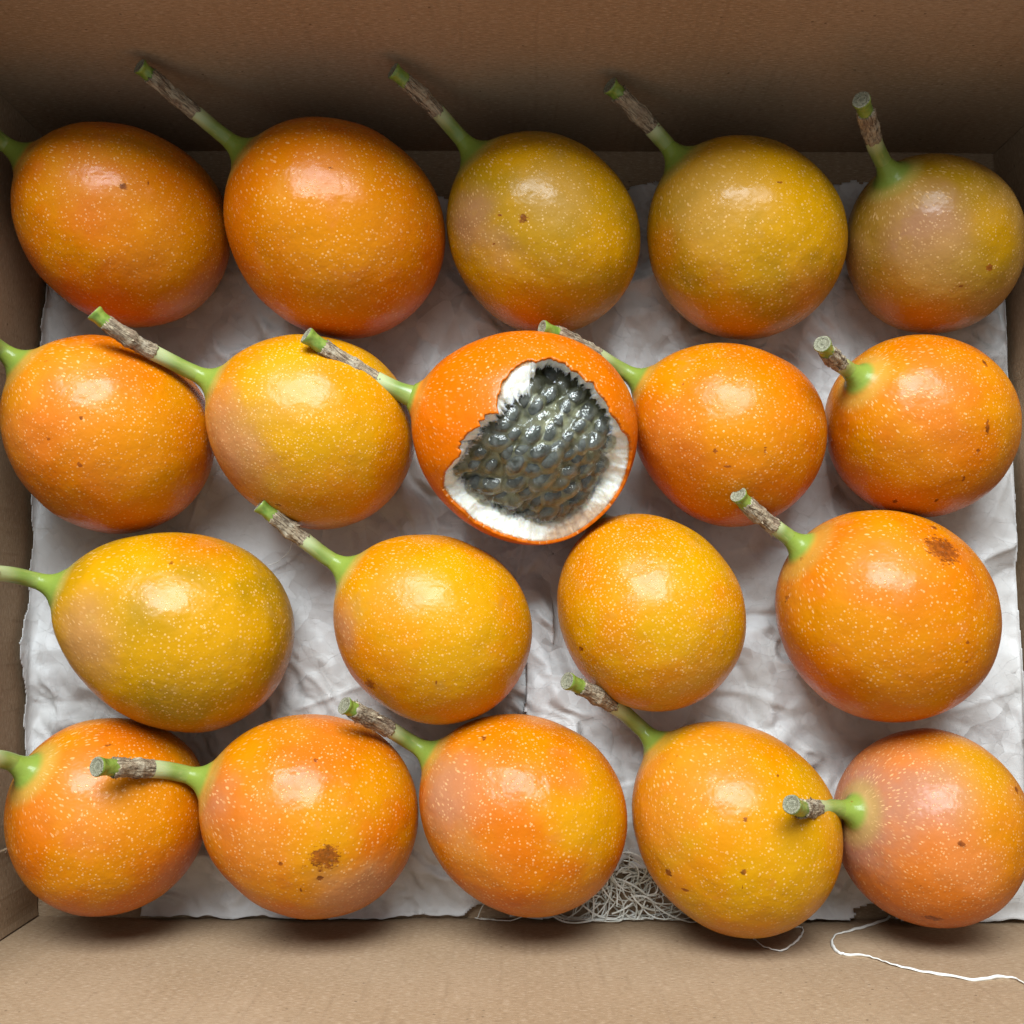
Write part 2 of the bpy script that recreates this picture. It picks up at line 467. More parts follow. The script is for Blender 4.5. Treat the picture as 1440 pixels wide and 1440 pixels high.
    rg = t.ss(t.math('ADD', t.math('MULTIPLY', nm, .5), t.math('MULTIPLY', nb, .5)), .36, .64, .30, .52)
    t.p('Roughness', rg)
    t.p('Specular IOR Level', .06)
    t.p('Coat Weight', .42)
    t.p('Coat Roughness', t.ss(nm, .3, .7, .20, .33))
    t.p('Coat IOR', 1.42)
    hh = t.math('ADD', t.math('MULTIPLY', dall, .00008), t.math('MULTIPLY', t.noise(co, 230, 2, .62), .00055))
    hh = t.math('ADD', hh, t.math('MULTIPLY', t.noise(cs, 70, 1), .0019))
    h = t.bump(hh, .55, 1.0)
    t.p('Normal', h)
    t.t.links.new(h, t.b.inputs['Coat Normal'])
    return t.m

def hash_key(k):
    return (ord(k[0]) - 64)*1.7 + int(k[1])*2.3

def stem_mat():
    t = NT('stem_green')
    co = t.attr('sco', 'Vector')
    s = t.attr('sv')
    n = t.noise(t.mapping(co, (300, 300, 60)), 1, 3)
    col = t.mix(t.ss(n, .3, .7), (.15, .22, .040), (.235, .28, .062))
    col = t.mix(t.ss(s, .30, .0, 0, .8), col, (.19, .25, .036))
    col = t.mix(t.ss(s, .45, .98, 0, .75), col, (.47, .50, .27))
    col = t.mix(t.ss(t.noise(t.mapping(co, (900, 900, 260)), 1, 4), .55, .75, 0, .5), col, (.34, .33, .10))
    t.p('Base Color', col); t.p('Roughness', .36); t.p('Specular IOR Level', .5)
    t.p('Subsurface Weight', .05); t.p('Subsurface Scale', .002)
    t.p('Normal', t.bump(n, .25, .0006))
    return t.m
STEM = stem_mat()

def tip_mat():
    t = NT('stem_tip_green')
    co = t.coord()
    n = t.noise(co, 500, 3)
    col = t.mix(t.ss(n, .3, .7), (.12, .20, .026), (.22, .29, .05))
    t.p('Base Color', col); t.p('Roughness', .30)
    t.p('Normal', t.bump(n, .2, .0005))
    return t.m
TIP = tip_mat()

def cut_mat():
    t = NT('cut_end')
    s = t.attr('rad')
    co = t.coord()
    n = t.noise(co, 2200, 3)
    w = t.math('SINE', t.math('ADD', t.math('MULTIPLY', s, 14.0), t.math('MULTIPLY', n, 17.0)))
    col = t.mix(t.ss(w, -1., 1.), (.19, .18, .11), (.30, .28, .19))
    col = t.mix(t.ss(n, .56, .68), col, (.06, .05, .03))
    t.p('Base Color', col); t.p('Roughness', .75)
    t.p('Normal', t.bump(w, .6, .0003))
    return t.m
CUT = cut_mat()

def bark_mat():
    t = NT('stem_bark')
    co = t.attr('sco', 'Vector')
    st = t.noise(t.mapping(co, (1000, 1000, 150)), 1, 5, .7, 1.2)
    bl = t.noise(co, 260, 4, .6)
    fi = t.noise(t.mapping(co, (2600, 2600, 420)), 1, 3, .7)
    col = t.mix(t.ss(st, .36, .62), (.10, .066, .040), (.46, .365, .24))
    col = t.mix(t.ss(bl, .50, .66, 0, .6), col, (.20, .125, .080))
    col = t.mix(t.ss(bl, .46, .34, 0, .55), col, (.50, .43, .31))
    col = t.mix(t.ss(fi, .58, .70, 0, .7), col, (.055, .04, .028))
    t.p('Base Color', col); t.p('Roughness', .85); t.p('Specular IOR Level', .25)
    h = t.bump(st, .9, .0009)
    t.p('Normal', t.bump(fi, .7, .0005, h))
    return t.m
BARK = bark_mat()

def bez(p0, p1, p2, p3, t):
    t = t[:, None]
    return (1-t)**3*p0 + 3*(1-t)**2*t*p1 + 3*(1-t)*t*t*p2 + t**3*p3

def tube(path, rad, nseg=24, disp=None):
    """path (n,3) mm, rad (n,) -> verts, per-vertex (cos,sin,len)*m, arclength"""
    path = np.asarray(path)
    n = len(path)
    tan = np.gradient(path, axis=0)
    tan /= np.linalg.norm(tan, axis=1)[:, None]
    x = axes_for(tan[0])[0]
    s = np.concatenate([[0], np.cumsum(np.linalg.norm(np.diff(path, axis=0), axis=1))])
    V, A = [], []
    for i in range(n):
        x = nrm(x - tan[i]*(x @ tan[i])); y = np.cross(tan[i], x)
        for j in range(nseg):
            ph = 2*math.pi*j/nseg
            r = rad[i] + (disp(i, j, s[i], ph) if disp else 0)
            V.append(path[i] + r*(math.cos(ph)*x + math.sin(ph)*y))
            A.append((math.cos(ph)*3*MM, math.sin(ph)*3*MM, s[i]*MM))
    return np.array(V), np.array(A), s

def build_stem(root, key, origin, base, axis, tip, f1, f2, rs):
    rnd = random.Random(int(hash_key(key)*100))
    base, axis, tip = map(np.asarray, (base, axis, tip))
    L = np.linalg.norm(tip - base)
    dirn = nrm(tip - base)
    p1 = base + axis*L*.26
    p2 = tip - nrm(dirn*1.6 - axis*.25 + np.array([rnd.uniform(-.3, .3) for _ in range(3)]))*L*.34
    N = 81
    tt = np.linspace(0, 1, N)
    P = bez(base - axis*.35, p1, p2, tip, tt)
    arc = np.concatenate([[0], np.cumsum(np.linalg.norm(np.diff(P, axis=0), axis=1))]); arc /= arc[-1]
    i1, i2 = int(np.searchsorted(arc, f1)), int(np.searchsorted(arc, f2))
    r0 = 2.5*rnd.uniform(.94, 1.08)
    off = np.array([hash_key(key)*.11, 0, hash_key(key)*.07])
    # green lower stem
    seg = slice(0, i1+2)
    s_ = np.linspace(0, 1, i1+2)
    rad = r0 + (rs + .02 - r0)*np.exp(-s_*3.0) + .10*s_
    V, A, s = tube(P[seg], rad, 28, lambda i, j, sl, ph: .07*math.sin(3*ph + sl*.4)*min(1, sl/3))
    sv = np.repeat(np.linspace(0, 1, i1+2), 28)
    F = grid_faces(i1+2, 28)
    F = orient_out(V, F, V.mean(0)) if False else F
    stem = mesh_obj('stem', (V-origin)*MM, F, STEM, root, attrs={'sco': A+off, 'sv': sv})
    # bark sleeve, rough and knotty
    idx = np.arange(i1, i2+1)
    nb = len(idx)*2-1
    ti = np.linspace(i1, i2, nb)
    Q = np.stack([np.interp(ti, np.arange(N), P[:, k]) for k in range(3)], -1)
    w = np.linspace(0, 1, nb)
    knot = rnd.uniform(.38, .62)
    rad = r0*1.03 + .38*np.exp(-((w-knot)/.08)**2) + .13*np.sin(w*9+hash_key(key)) + .12*sstep(.8, 1, w)
    hk = hash_key(key)
    def dsp(i, j, sl, ph):
        e = fbm((math.cos(ph)*2.2+hk, math.sin(ph)*2.2, sl*.30+hk), 3)
        g = fbm((math.cos(ph)*6.0+hk, math.sin(ph)*6.0, sl*.9), 2)
        rag = .25 if 0 < i < nb-1 else rnd.uniform(-.25, .3)
        return .36*e + .20*g + .12*rag
    NS = 40
    V, A, s = tube(Q, rad, NS, dsp)
    # ragged ends: shift end rings along the stem
    tan = nrm(Q[1]-Q[0]); tan2 = nrm(Q[-1]-Q[-2])
    V[:NS] += np.array([tan*rnd.uniform(-.6, .2) for _ in range(NS)])
    V[-NS:] += np.array([tan2*rnd.uniform(-.3, 1.0) for _ in range(NS)])
    F = grid_faces(nb, NS)
    V = list(V); A = list(A)
    # close both ends towards the core so that the sleeve has thickness
    for end in (0, nb-1):
        ring = list(range(end*NS, end*NS+NS)); b0 = len(V)
        cpt = Q[end]
        for r in ring:
            V.append(cpt + (V[r]-cpt)*.80); A.append(A[r])
        for j in range(NS):
            k = (j+1) % NS
            q = (ring[k], ring[j], b0+j, b0+k) if end == 0 else (ring[j], ring[k], b0+k, b0+j)
            F.append(q)
    # loose flakes lifting off
    for k in range(rnd.randint(5, 10)):
        i = rnd.choice([1, 2, nb-3, nb-2, int(knot*nb), int(knot*nb)+1, rnd.randrange(2, nb-2)])
        i = min(max(i, 1), nb-2)
        j = rnd.randrange(NS)
        p = np.array(V[i*NS+j]); out = nrm(p - Q[i]); tg = nrm(Q[i+1]-Q[i-1]); sd = np.cross(tg, out)
        l = rnd.uniform(.6, 1.7); wd = rnd.uniform(.25, .6); sg = rnd.choice((-1, 1)); lift = rnd.uniform(.2, .8)
        b0 = len(V)
        for (f, ll) in ((1, 0), (.8, .5), (.35, 1)):
            V += [p - out*.15 + sd*wd*f + tg*sg*l*ll + out*lift*ll*ll*1.2, p - out*.15 - sd*wd*f + tg*sg*l*ll + out*lift*ll*ll*1.2]
            A += [A[i*NS+j]]*2
        F += [(b0, b0+1, b0+3, b0+2), (b0+2, b0+3, b0+5, b0+4)]
    A = np.array(A) + off
    mesh_obj('bark_sleeve', (np.array(V)-origin)*MM, F, BARK, stem, attrs={'sco': A})
    # green tip with a flared, cut end
    idx = np.arange(i2-1, N)
    Q = P[idx]; n = len(idx)
    w = np.linspace(0, 1, n)
    rad = r0*(.96 - .05*np.sin(w*math.pi)) + .42*sstep(.55, 1.0, w)
    rad[-1] -= .18
    V, A, s = tube(Q, rad, 28, lambda i, j, sl, ph: .07*math.sin(2*ph+1) + .05*math.sin(5*ph+sl))
    F = grid_faces(n, 28)
    tipo = mesh_obj('stem_tip', (V-origin)*MM, F, TIP, stem)
    # cut face: slightly dished rings
    tg = nrm(Q[-1]-Q[-2])
    ring = V[-28:]; cpt = ring.mean(0)
    VV, rr = [], []
    for k, f in enumerate((1.0, .86, .7, .5, .28, .06)):
        dz = (.0, .10, -.25, -.35, -.30, -.42)[k]
        for j in range(28):
            jit = .08*math.sin(3*j + k*2)*(k > 0)
            VV.append(cpt + (ring[j]-cpt)*f + tg*(dz + jit)); rr.append(f)
    FF = grid_faces(6, 28)
    b0 = len(VV); VV.append(cpt - tg*.40); rr.append(0)
    for j in range(28):
        FF.append((5*28+j, 5*28+(j+1) % 28, b0))
    VV = np.array(VV)
    mesh_obj('cut_end', (VV-origin)*MM, FF, CUT, stem, attrs={'rad': rr})
    return stem

def lumps(d, hk, amp=1.0):
    """gentle departures from a perfect egg, mm, by direction"""
    return amp*(.55*fbm((d[0]*1.1+hk, d[1]*1.1, d[2]*1.1), 2) + .16*fbm((d[0]*3.2, d[1]*3.2+hk, d[2]*3.2), 2))

def dot_coords(lz, lrho, cosp, sinp, r):
    """stretch the dots along the meridians near the stem"""
    al = math.atan2(max(lrho, 1e-6), lz)
    lim = math.radians(46)
    if al < lim: al = math.radians(22) + (lim - math.radians(22))*(al/lim)**1.0
    return (math.sin(al)*cosp*r*MM, math.sin(al)*sinp*r*MM, math.cos(al)*r*MM)

def make_fruit(key):
    c, ax, a, b = FR[key]
    c = np.array(c, float); X, Y, Z = axes_for(ax)
    origin = np.array([c[0], c[1], 0.0])
    root = bpy.data.objects.new('passion_fruit', None)
    root.location = origin*MM
    root.empty_display_size = .01
    COL.objects.link(root)
    tag(root, LAB[key], 'fruit', 'passion fruit packed in the box')
    hk = hash_key(key)
    rn = 1.8
    egg = {'C1': .13, 'B3': .09, 'D3': .06, 'A2': .04, 'B4': .11, 'C2': .07, 'B2': .07, 'D5': .02, 'C4': .04}.get(key, .055)
    # keep the widest girth at b
    z, rho, t = profile(a, b, rn, egg)
    NS = 112
    V, D, K = [], [], []
    for i in range(len(z)):
        for j in range(NS):
            ph = 2*math.pi*j/NS
            cp, sp = math.cos(ph), math.sin(ph)
            d = nrm(X*cp*max(rho[i], .01) + Y*sp*max(rho[i], .01) + Z*z[i])
            q = lumps(d, hk)*min(1.0, rho[i]/8.0)*(1 - float(sstep(a*.8, a, z[i])))
            rr = max(rho[i] + q, .02)
            V.append(c + X*cp*rr + Y*sp*rr + Z*z[i])
            D.append(dot_coords(z[i], rr, cp, sp, b))
            K.append(float(sstep(a*.80, a+3.0, z[i])) if z[i] > 0 else 0.0)
    V = np.array(V)
    F = grid_faces(len(z), NS)
    nV = len(V)
    V = np.vstack([V, c + Z*z[0]]); D.append(D[0]); K.append(0)
    for j in range(NS): F.append((nV, (j+1) % NS, j))
    stemless = key not in ST
    if stemless:
        top = (len(z)-1)*NS
        V = np.vstack([V, c + Z*(z[-1]-.4)]); D.append(D[-2]); K.append(1)
        for j in range(NS): F.append((nV+1, top+j, top+(j+1) % NS))
    mat = skin_mat(key)
    rind = mesh_obj('rind', (V-origin)*MM, F, mat, root, attrs={'dotco': D, 'neck': K})
    if not stemless:
        tip, f1, f2 = ST[key]
        build_stem(root, key, origin, c + Z*z[-1], Z, np.array(tip), f1, f2, rho[-1])
    return root

for k in FR:
    if k != 'B3': make_fruit(k)

# ------------------------------------------------------------------ the torn fruit
def pix_ray(px, py):
    """direction from the camera's place, used once to size the opening of the torn fruit"""
    f = np.array([0, math.sin(TILT), -math.cos(TILT)]); r = np.array([1., 0, 0]); u = np.cross(r, f)
    return nrm(f + r*(px-720)/1440. - u*(py-720)/1440.)

def hit(px, py, c, ax, a, b):
    """point where that direction meets the ellipsoid, or its nearest limb point"""
    o = np.array([0, 0, CAM_H*1000.]); ax = nrm(ax)
    cx, cy = 737., 611.
    for k in range(60):
        s = 1 - k*.006
        d = pix_ray(cx+(px-cx)*s, cy+(py-cy)*s)
        def sq(v):
            l = v @ ax
            return np.append((v - l*ax)/b, l/a)
        O, Dv = sq(o - c), sq(d)
        A, B, Cc = Dv @ Dv, 2*O @ Dv, O @ O - 1
        disc = B*B - 4*A*Cc
        if disc > 0:
            return o + d*(-B - math.sqrt(disc))/(2*A)
    raise ValueError

def make_torn():
    key = 'B3'
    c, ax, a, b = FR[key]
    c = np.array(c, float); X, Y, Z = axes_for(ax)
    origin = np.array([c[0], c[1], 0.0])
    hk = hash_key(key)
    rnd = random.Random(77)
    root = bpy.data.objects.new('passion_fruit', None)
    root.location = origin*MM
    root.empty_display_size = .01
    COL.objects.link(root)
    tag(root, LAB[key], 'fruit', 'passion fruit packed in the box')
    # radial function from the profile
    z, rho, t = profile(a, b, 1.8, .10, 500)
    al = np.arctan2(np.maximum(rho, 1e-6), z); R = np.hypot(rho, z)
    cut = z <= a + 2.0
    al, R = al[cut], R[cut]; rs_end = float(rho[cut][-1]); z_end = float(z[cut][-1])
    o_ = np.argsort(al); al, R = al[o_], R[o_]; al_end = al[0]
    def rad(d):
        l = float(np.clip(d @ Z, -1, 1))
        alpha = math.acos(l)
        if alpha < al_end: return z_end/math.cos(alpha)
        return float(np.interp(alpha, al, R)) + lumps(d, hk, .8)*float(sstep(.3, .6, alpha))
    OUT = [(617,690),(619,667),(640,645),(642,622),(656,609),(671,599),(681,582),(698,580),(700,549),(710,528),(729,511),(754,503),(773,503),(794,511),(823,534),(846,561),(858,584),(871,603),(884,622),(886,645),(882,668),(876,692),(858,722),(836,742),(800,756),(767,760),(725,757),(690,748),(673,741),(640,717),(629,708)]
    INN0 = [(627,664),(637,647),(650,634),(650,620),(669,609),(673,597),(685,586),(701,578),(705,565),(717,561),(744,545),(746,530),(755,512),(773,507),(796,516),(825,540),(850,570),(859,597),(857,617),(843,638),(850,657),(837,678),(821,703),(813,713),(777,727),(750,730),(717,721),(692,714),(677,704),(660,692),(644,681),(634,674)]
    INN = []
    for (px, py) in INN0:                       # a creamy band shows along the upper edge too
        k = 6.5 if py < 612 or px < 660 else 2.0
        l = math.hypot(752-px, 630-py); INN.append((px + (752-px)/l*k, py + (630-py)/l*k))
    pole = nrm(hit(752, 630, c, ax, a, b) - c)
    E1 = nrm(np.array([1., 0, 0]) - pole*pole[0]); E2 = np.cross(pole, E1)
    NPH = 420
    phis = np.linspace(0, 2*math.pi, NPH, endpoint=False)
    def boundary(poly, sc):
        pts = []
        for (px, py) in poly:
            d = nrm(hit(px, py, c, ax, a*sc, b*sc) - c)
            th = math.acos(np.clip(d @ pole, -1, 1)); ph = math.atan2(d @ E2, d @ E1) % (2*math.pi)
            pts.append((ph, th))
        pts.sort()
        ph = np.array([p[0] for p in pts]); th = np.array([p[1] for p in pts])
        return np.interp(phis, ph, th, period=2*math.pi)
    SC = .855
    th_o = boundary(OUT, 1.0)
    th_i = boundary(INN, SC)
    jag = np.array([.036*fbm((math.cos(p)*9, math.sin(p)*9, 3.3), 4) for p in phis])
    th_o = th_o + jag
    jag2 = np.array([.085*fbm((math.cos(p)*14, math.sin(p)*14, 8.3), 4) for p in phis])
    th_i = th_i + jag2
    def direction(ph, th):
        return math.cos(th)*pole + math.sin(th)*(math.cos(ph)*E1 + math.sin(ph)*E2)
    # --- outer skin, with a thin turned edge
    NR = 90
    V, Dc, K = [], [], []
    for k in range(NR+1):
        for j in range(NPH):
            if k == 0:
                th = th_o[j] + .006; 
            else:
                f = ((k-1)/(NR-1))
                th = th_o[j] + (math.pi - th_o[j])*(f*.35 + .65*f**1.3)
            d = direction(phis[j], min(th, math.pi))
            r = rad(d) - (1.1 if k == 0 else (.18 if k == 1 else 0))
            p = c + d*r
            V.append(p)
            lz = float((p-c) @ Z); q = (p-c) - Z*lz; lr = np.linalg.norm(q)
            if lr > 1e-6: cp, sp = float(q @ X)/lr, float(q @ Y)/lr
            else: cp, sp = 1, 0
            Dc.append(dot_coords(lz, lr, cp, sp, b))
            K.append(float(sstep(a*.80, a+3.0, lz)) if lz > 0 else 0.0)
    F = grid_faces(NR+1, NPH)
    F = orient_out(V, F, c)
    rind = mesh_obj('rind', (np.array(V)-origin)*MM, F, skin_mat(key), root, attrs={'dotco': Dc, 'neck': K})
    # --- pith: white spongy lining, from the skin edge to the pulp and on inside
    t = NT('pith')
    rimt, tan = t.attr('rimt'), t.attr('tan')
    co = t.coord()
    n = t.noise(co, 700, 5, .7); n2 = t.noise(co, 2600, 3, .7)
    col = t.mix(t.ss(n, .35, .65), (.82, .77, .64), (.90, .88, .80))
    q = t.math('ADD', rimt, t.math('MULTIPLY', t.math('SUBTRACT', n, .5), .35))
    col = t.mix(t.ss(q, .16, .02, 0, .85), col, (.62, .27, .05))
    tq = t.math('ADD', tan, t.math('MULTIPLY', t.math('SUBTRACT', n, .5), .8))
    col = t.mix(t.ss(tq, .35, .75, 0, .80), col, (.47, .27, .14))
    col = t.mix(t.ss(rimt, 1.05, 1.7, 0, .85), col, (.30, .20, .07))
    t.p('Base Color', col); t.p('Roughness', .95); t.p('Specular IOR Level', .08)
    t.p('Subsurface Weight', 1.0); t.p('Subsurface Radius', (1, .85, .6)); t.p('Subsurface Scale', .003)
    t.p('Normal', t.bump(t.math('ADD', n, t.math('MULTIPLY', n2, .8)), .5, .0010))
    PITH = t.m
    cam0 = np.array([0, 0, CAM_H*1000.])
    vw = view_frame(c)[2]
    PO, PI = [], []
    for j in range(NPH):
        ph = phis[j]
        po = c + direction(ph, th_o[j] + .010)*(rad(direction(ph, th_o[j])) - .75)
        di = direction(ph, th_i[j])
        pi_ = c + di*(rad(di)*SC - .4)
        ray = nrm(pi_ - cam0)
        over = (pi_ - po) @ vw + 1.5            # the lining slopes down towards the pulp
        if over > 0: pi_ = pi_ + ray*over
        PO.append(po); PI.append(pi_)
    PO, PI = np.array(PO), np.array(PI)
    for _ in range(6):                          # even out the depth of the inner edge
        dep = PI @ vw
        avg = (np.roll(dep, 3) + np.roll(dep, -3) + dep)/3
        PI = PI + (np.minimum(avg, dep) - dep)[:, None]*vw
    V, RT, TN_ = [], [], []
    NP = 22
    rim_in = []
    for k in range(NP):
        for j in range(NPH):
            ph = phis[j]; po, pi_ = PO[j], PI[j]
            if k <= 16:
                f = k/16
                p = po + (pi_ - po)*f
                bul = math.sin(f*math.pi)
                g = fbm((p[0]*.45, p[1]*.45, p[2]*.45), 4); g2 = fbm((p[0]*1.3, p[1]*1.3, p[2]*1.3), 3)
                p = p + vw*(bul*(.35 + .6*g) + (.2+.8*bul)*.16*g2)
                RT.append(f)
                deg = math.degrees(ph)
                TN_.append(math.exp(-((deg-300)/24)**2)*(1-.75*f)*1.35 + math.exp(-((deg-122)/12)**2)*(1-f)*.9)
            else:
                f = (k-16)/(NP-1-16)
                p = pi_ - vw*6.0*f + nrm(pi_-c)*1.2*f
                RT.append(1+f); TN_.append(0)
            V.append(p)
            if k == 16: rim_in.append(p)
    F = grid_faces(NP, NPH)
    v = np.array(V)
    nn = np.cross(v[F[8*NPH+300][1]]-v[F[8*NPH+300][0]], v[F[8*NPH+300][2]]-v[F[8*NPH+300][0]])
    if nn @ vw < 0: F = [tuple(reversed(f)) for f in F]
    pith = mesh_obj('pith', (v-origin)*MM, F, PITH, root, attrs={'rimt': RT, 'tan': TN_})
    # torn fluff along both edges of the pith
    FV, FF, FR_, FT = [], [], [], []
    def spike(p, d, l, w, rt, tn):
        d = nrm(d); s1, s2, _ = axes_for(d); b0 = len(FV)
        bend = (s1*rnd.uniform(-.3, .3) + s2*rnd.uniform(-.3, .3))*l
        for (f, ww) in ((0, 1), (.55, .75)):
            for q in range(4):
                an = q*math.pi/2
                FV.append(p + d*l*f + bend*f*f + (s1*math.cos(an)+s2*math.sin(an))*w*ww)
        FV.append(p + d*l + bend)
        for q in range(4):
            FF.append((b0+q, b0+(q+1) % 4, b0+4+(q+1) % 4, b0+4+q)); FF.append((b0+4+q, b0+4+(q+1) % 4, b0+8))
        for _ in range(9): FR_.append(rt); FT.append(tn)
    cc = np.mean(rim_in, axis=0)
    for k in range(2300):
        j = rnd.randrange(NPH); row = rnd.choice([16, 16, 16, 15, 15, 14, 13])
        if math.radians(15) < phis[j] < math.radians(165) and rnd.random() < .8: continue
        p = v[row*NPH + j]
        inw = nrm(cc - p); up = vw
        rv = np.array([rnd.uniform(-.6, .6) for _ in range(3)])
        if row > 12: d = inw*rnd.uniform(.3, 1) + up*rnd.uniform(-.1, .5) + rv
        else: d = inw*rnd.uniform(-.1, .5) + up*rnd.uniform(.3, .8) + rv*1.3
        big = rnd.random() < .06
        spike(p - up*.15, d, rnd.uniform(.5, 1.4)*(1.5 if big else 1), rnd.uniform(.10, .22)*(2.2 if big else 1), max(.35, row/16), TN_[row*NPH+j]*.5)
    mesh_obj('pith_fluff', (np.array(FV)-origin)*MM, FF, PITH, pith, attrs={'rimt': FR_, 'tan': FT})['kind'] = 'stuff'
    # --- pulp: dark core, clear gel with seeds in it
    t = NT('pulp_core')
    co = t.coord(); n = t.noise(co, 260, 4)
    t.p('Base Color', t.mix(t.ss(n, .35, .65), (.10, .10, .05), (.30, .29, .17)))
    t.p('Roughness', .35)
    CORE = t.m
    t = NT('pulp_gel')
    co = t.coord()
    n = t.noise(co, 380, 4, .65, .6)
    t.p('Base Color', t.mix(t.ss(n, .35, .7), (.66, .66, .46), (.84, .85, .74)))
    t.p('Roughness', .04)
    t.p('IOR', 1.37)
    t.p('Transmission Weight', t.ss(n, .30, .75, .98, .88))
    t.p('Coat Weight', .6); t.p('Coat Roughness', .04)
    fr = t.noise(co, 1100, 3, .6, .4)
    t.p('Normal', t.bump(n, .35, .0012))
    t.p('Coat Normal', t.bump(t.noise(co, 420, 1, .5, .3), .75, .0016))
    GEL = t.m
    t = NT('seed')
    co = t.coord(); n = t.noise(co, 1500, 3)
    t.p('Base Color', t.mix(t.ss(n, .35, .65), (.012, .017, .026), (.042, .054, .070)))
    t.p('Roughness', .35)
    t.p('Normal', t.bump(n, .4, .0003))
    SEED = t.m
    cavd = hit(790, 525, c, ax, a, b) - c
    Pc = hit(752, 630, c, ax, a*.72, b*.72)
    cav_ph = math.atan2(cavd @ E2, cavd @ E1)
    def surf(ph, s, drop=0.0, extra=0.0):
        """pulp surface: a low dome filling the opening, hollow towards the back"""
        j = (ph/(2*math.pi)*NPH) % NPH
        j0 = int(j) % NPH; j1 = (j0+1) % NPH; f = j-int(j)
        pb = PI[j0]*(1-f) + PI[j1]*f
        pb = pb + nrm(pb - Pc)*1.0 - vw*1.2
        dphi = (ph - cav_ph + math.pi) % (2*math.pi) - math.pi
        hol = math.exp(-(dphi/.55)**2)*s*s*5.5
        dome = 3.0*(1-s*s)
        low = (Pc - pb) @ vw
        p = Pc*(1-s) + pb*s + vw*(.25*low*s*(1-s)*2 + dome*0 - hol)
        return p - vw*drop + (p-Pc)*extra
    def shell(drop, extra, nr=40, nph=96):
        V = []
        for i in range(nr):
            sv_ = max(1e-3, i/(nr-1))
            for j in range(nph):
                V.append(surf(2*math.pi*j/nph, sv_, drop, extra))
        F = grid_faces(nr, nph)
        b0 = len(V); V.append(c - vw*8)
        for j in range(nph): F.append(((nr-1)*nph+j, (nr-1)*nph+(j+1) % nph, b0))
        return V, orient_out(V, F, c - vw*2)
    core_v, core_f = shell(3.2, -.02)
    Vg, Fg = shell(0.6, 0.0)
    Vg = list(Vg); Fg = list(Fg)
    # seed places: spread by dart throwing over the opening
    pts = []
    tries = 0
    while len(pts) < 62 and tries < 9000:
        tries += 1
        ph = rnd.uniform(0, 2*math.pi)
        p = surf(ph, .96*math.sqrt(rnd.random()))
        d = nrm(p - (c - vw*26))
        if all(np.linalg.norm(p-q[0]) > 4.6 for q in pts): pts.append((p, d))
    seeds = []
    # base ellipsoid mesh
    def ell(nu=14, nv=9):
        V = []
        for i in range(1, nv):
            for j in range(nu):
                th, ph = math.pi*i/nv, 2*math.pi*j/nu
                V.append((math.sin(th)*math.cos(ph), math.sin(th)*math.sin(ph), math.cos(th)))
        F = grid_faces(nv-1, nu)
        a0 = len(V); V += [(0, 0, 1), (0, 0, -1)]
        for j in range(nu):
            F.append((a0, (j+1) % nu, j)); m = (nv-2)*nu
            F.append((m+j, m+(j+1) % nu, a0+1))
        return np.array(V), F
    EV, EF = ell(20, 12)
    EF = orient_out(EV, EF, np.zeros(3))
    flow = nrm(.80*E1 + .60*E2)
    for (p, d) in pts:
        ang = rnd.gauss(0, .40)
        tx = nrm(flow - d*(flow @ d)); ty = np.cross(d, tx)
        lx = nrm(tx*math.cos(ang) + ty*math.sin(ang) + d*rnd.uniform(-.35, .35)); ly = nrm(np.cross(d, lx)); lz = np.cross(lx, ly)
        s = rnd.uniform(.72, 1.22)
        lift = rnd.uniform(-1.2, .7)
        M = np.stack([lx, ly, lz])
        b0 = len(Vg)
        sac = EV*np.array([4.9, 3.0, 2.8])*s
        Vg += list(p + d*lift + sac @ M)
        Fg += [tuple(i+b0 for i in f) for f in EF]
        if rnd.random() < .8: seeds.append((p + d*(lift - rnd.uniform(.2, 1.9)), M, s*rnd.uniform(.85, 1.1)))
    pulp = mesh_obj('pulp', (np.array(Vg)-origin)*MM, Fg, GEL, root)
    rm = pulp.modifiers.new('merge', 'REMESH'); rm.mode = 'VOXEL'; rm.voxel_size = .00042; rm.use_smooth_shade = True
    sm = pulp.modifiers.new('soften', 'SMOOTH'); sm.factor = .5; sm.iterations = 7
    mesh_obj('pulp_core', (np.array(core_v)-origin)*MM, core_f, CORE, pulp)
    # seeds: flattened teardrops sharing one mesh
    sv = EV.copy()
    taper = 1 - .28*sv[:, 0]
    sv[:, 1] *= taper; sv[:, 2] *= taper
    sv = sv*np.array([2.7, 1.4, .8])
    sme = bpy.data.meshes.new('seed')
    sme.from_pydata([tuple(map(float, q*MM)) for q in sv], [], [tuple(f) for f in EF])
    sme.polygons.foreach_set('use_smooth', [True]*len(sme.polygons))
    sme.materials.append(SEED)
    from mathutils import Matrix
    for (p, M, s) in seeds:
        so = bpy.data.objects.new('seed', sme)
        COL.objects.link(so); so.parent = pulp
        m3 = Matrix([[float(M[r][q])*s for r in range(3)] for q in range(3)])
        m4 = m3.to_4x4(); m4.translation = Vector((p-origin)*MM)
        so.matrix_local = m4
    tip, f1, f2 = ST[key]
    build_stem(root, key, origin, c + Z*(z_end-1.6), Z, np.array(tip), f1, f2, rs_end+.15)
make_torn()

# ------------------------------------------------------------------ crumpled tissue paper
def lattice_noise(rs, n=96):
    return rs.uniform(-1, 1, (n, n))

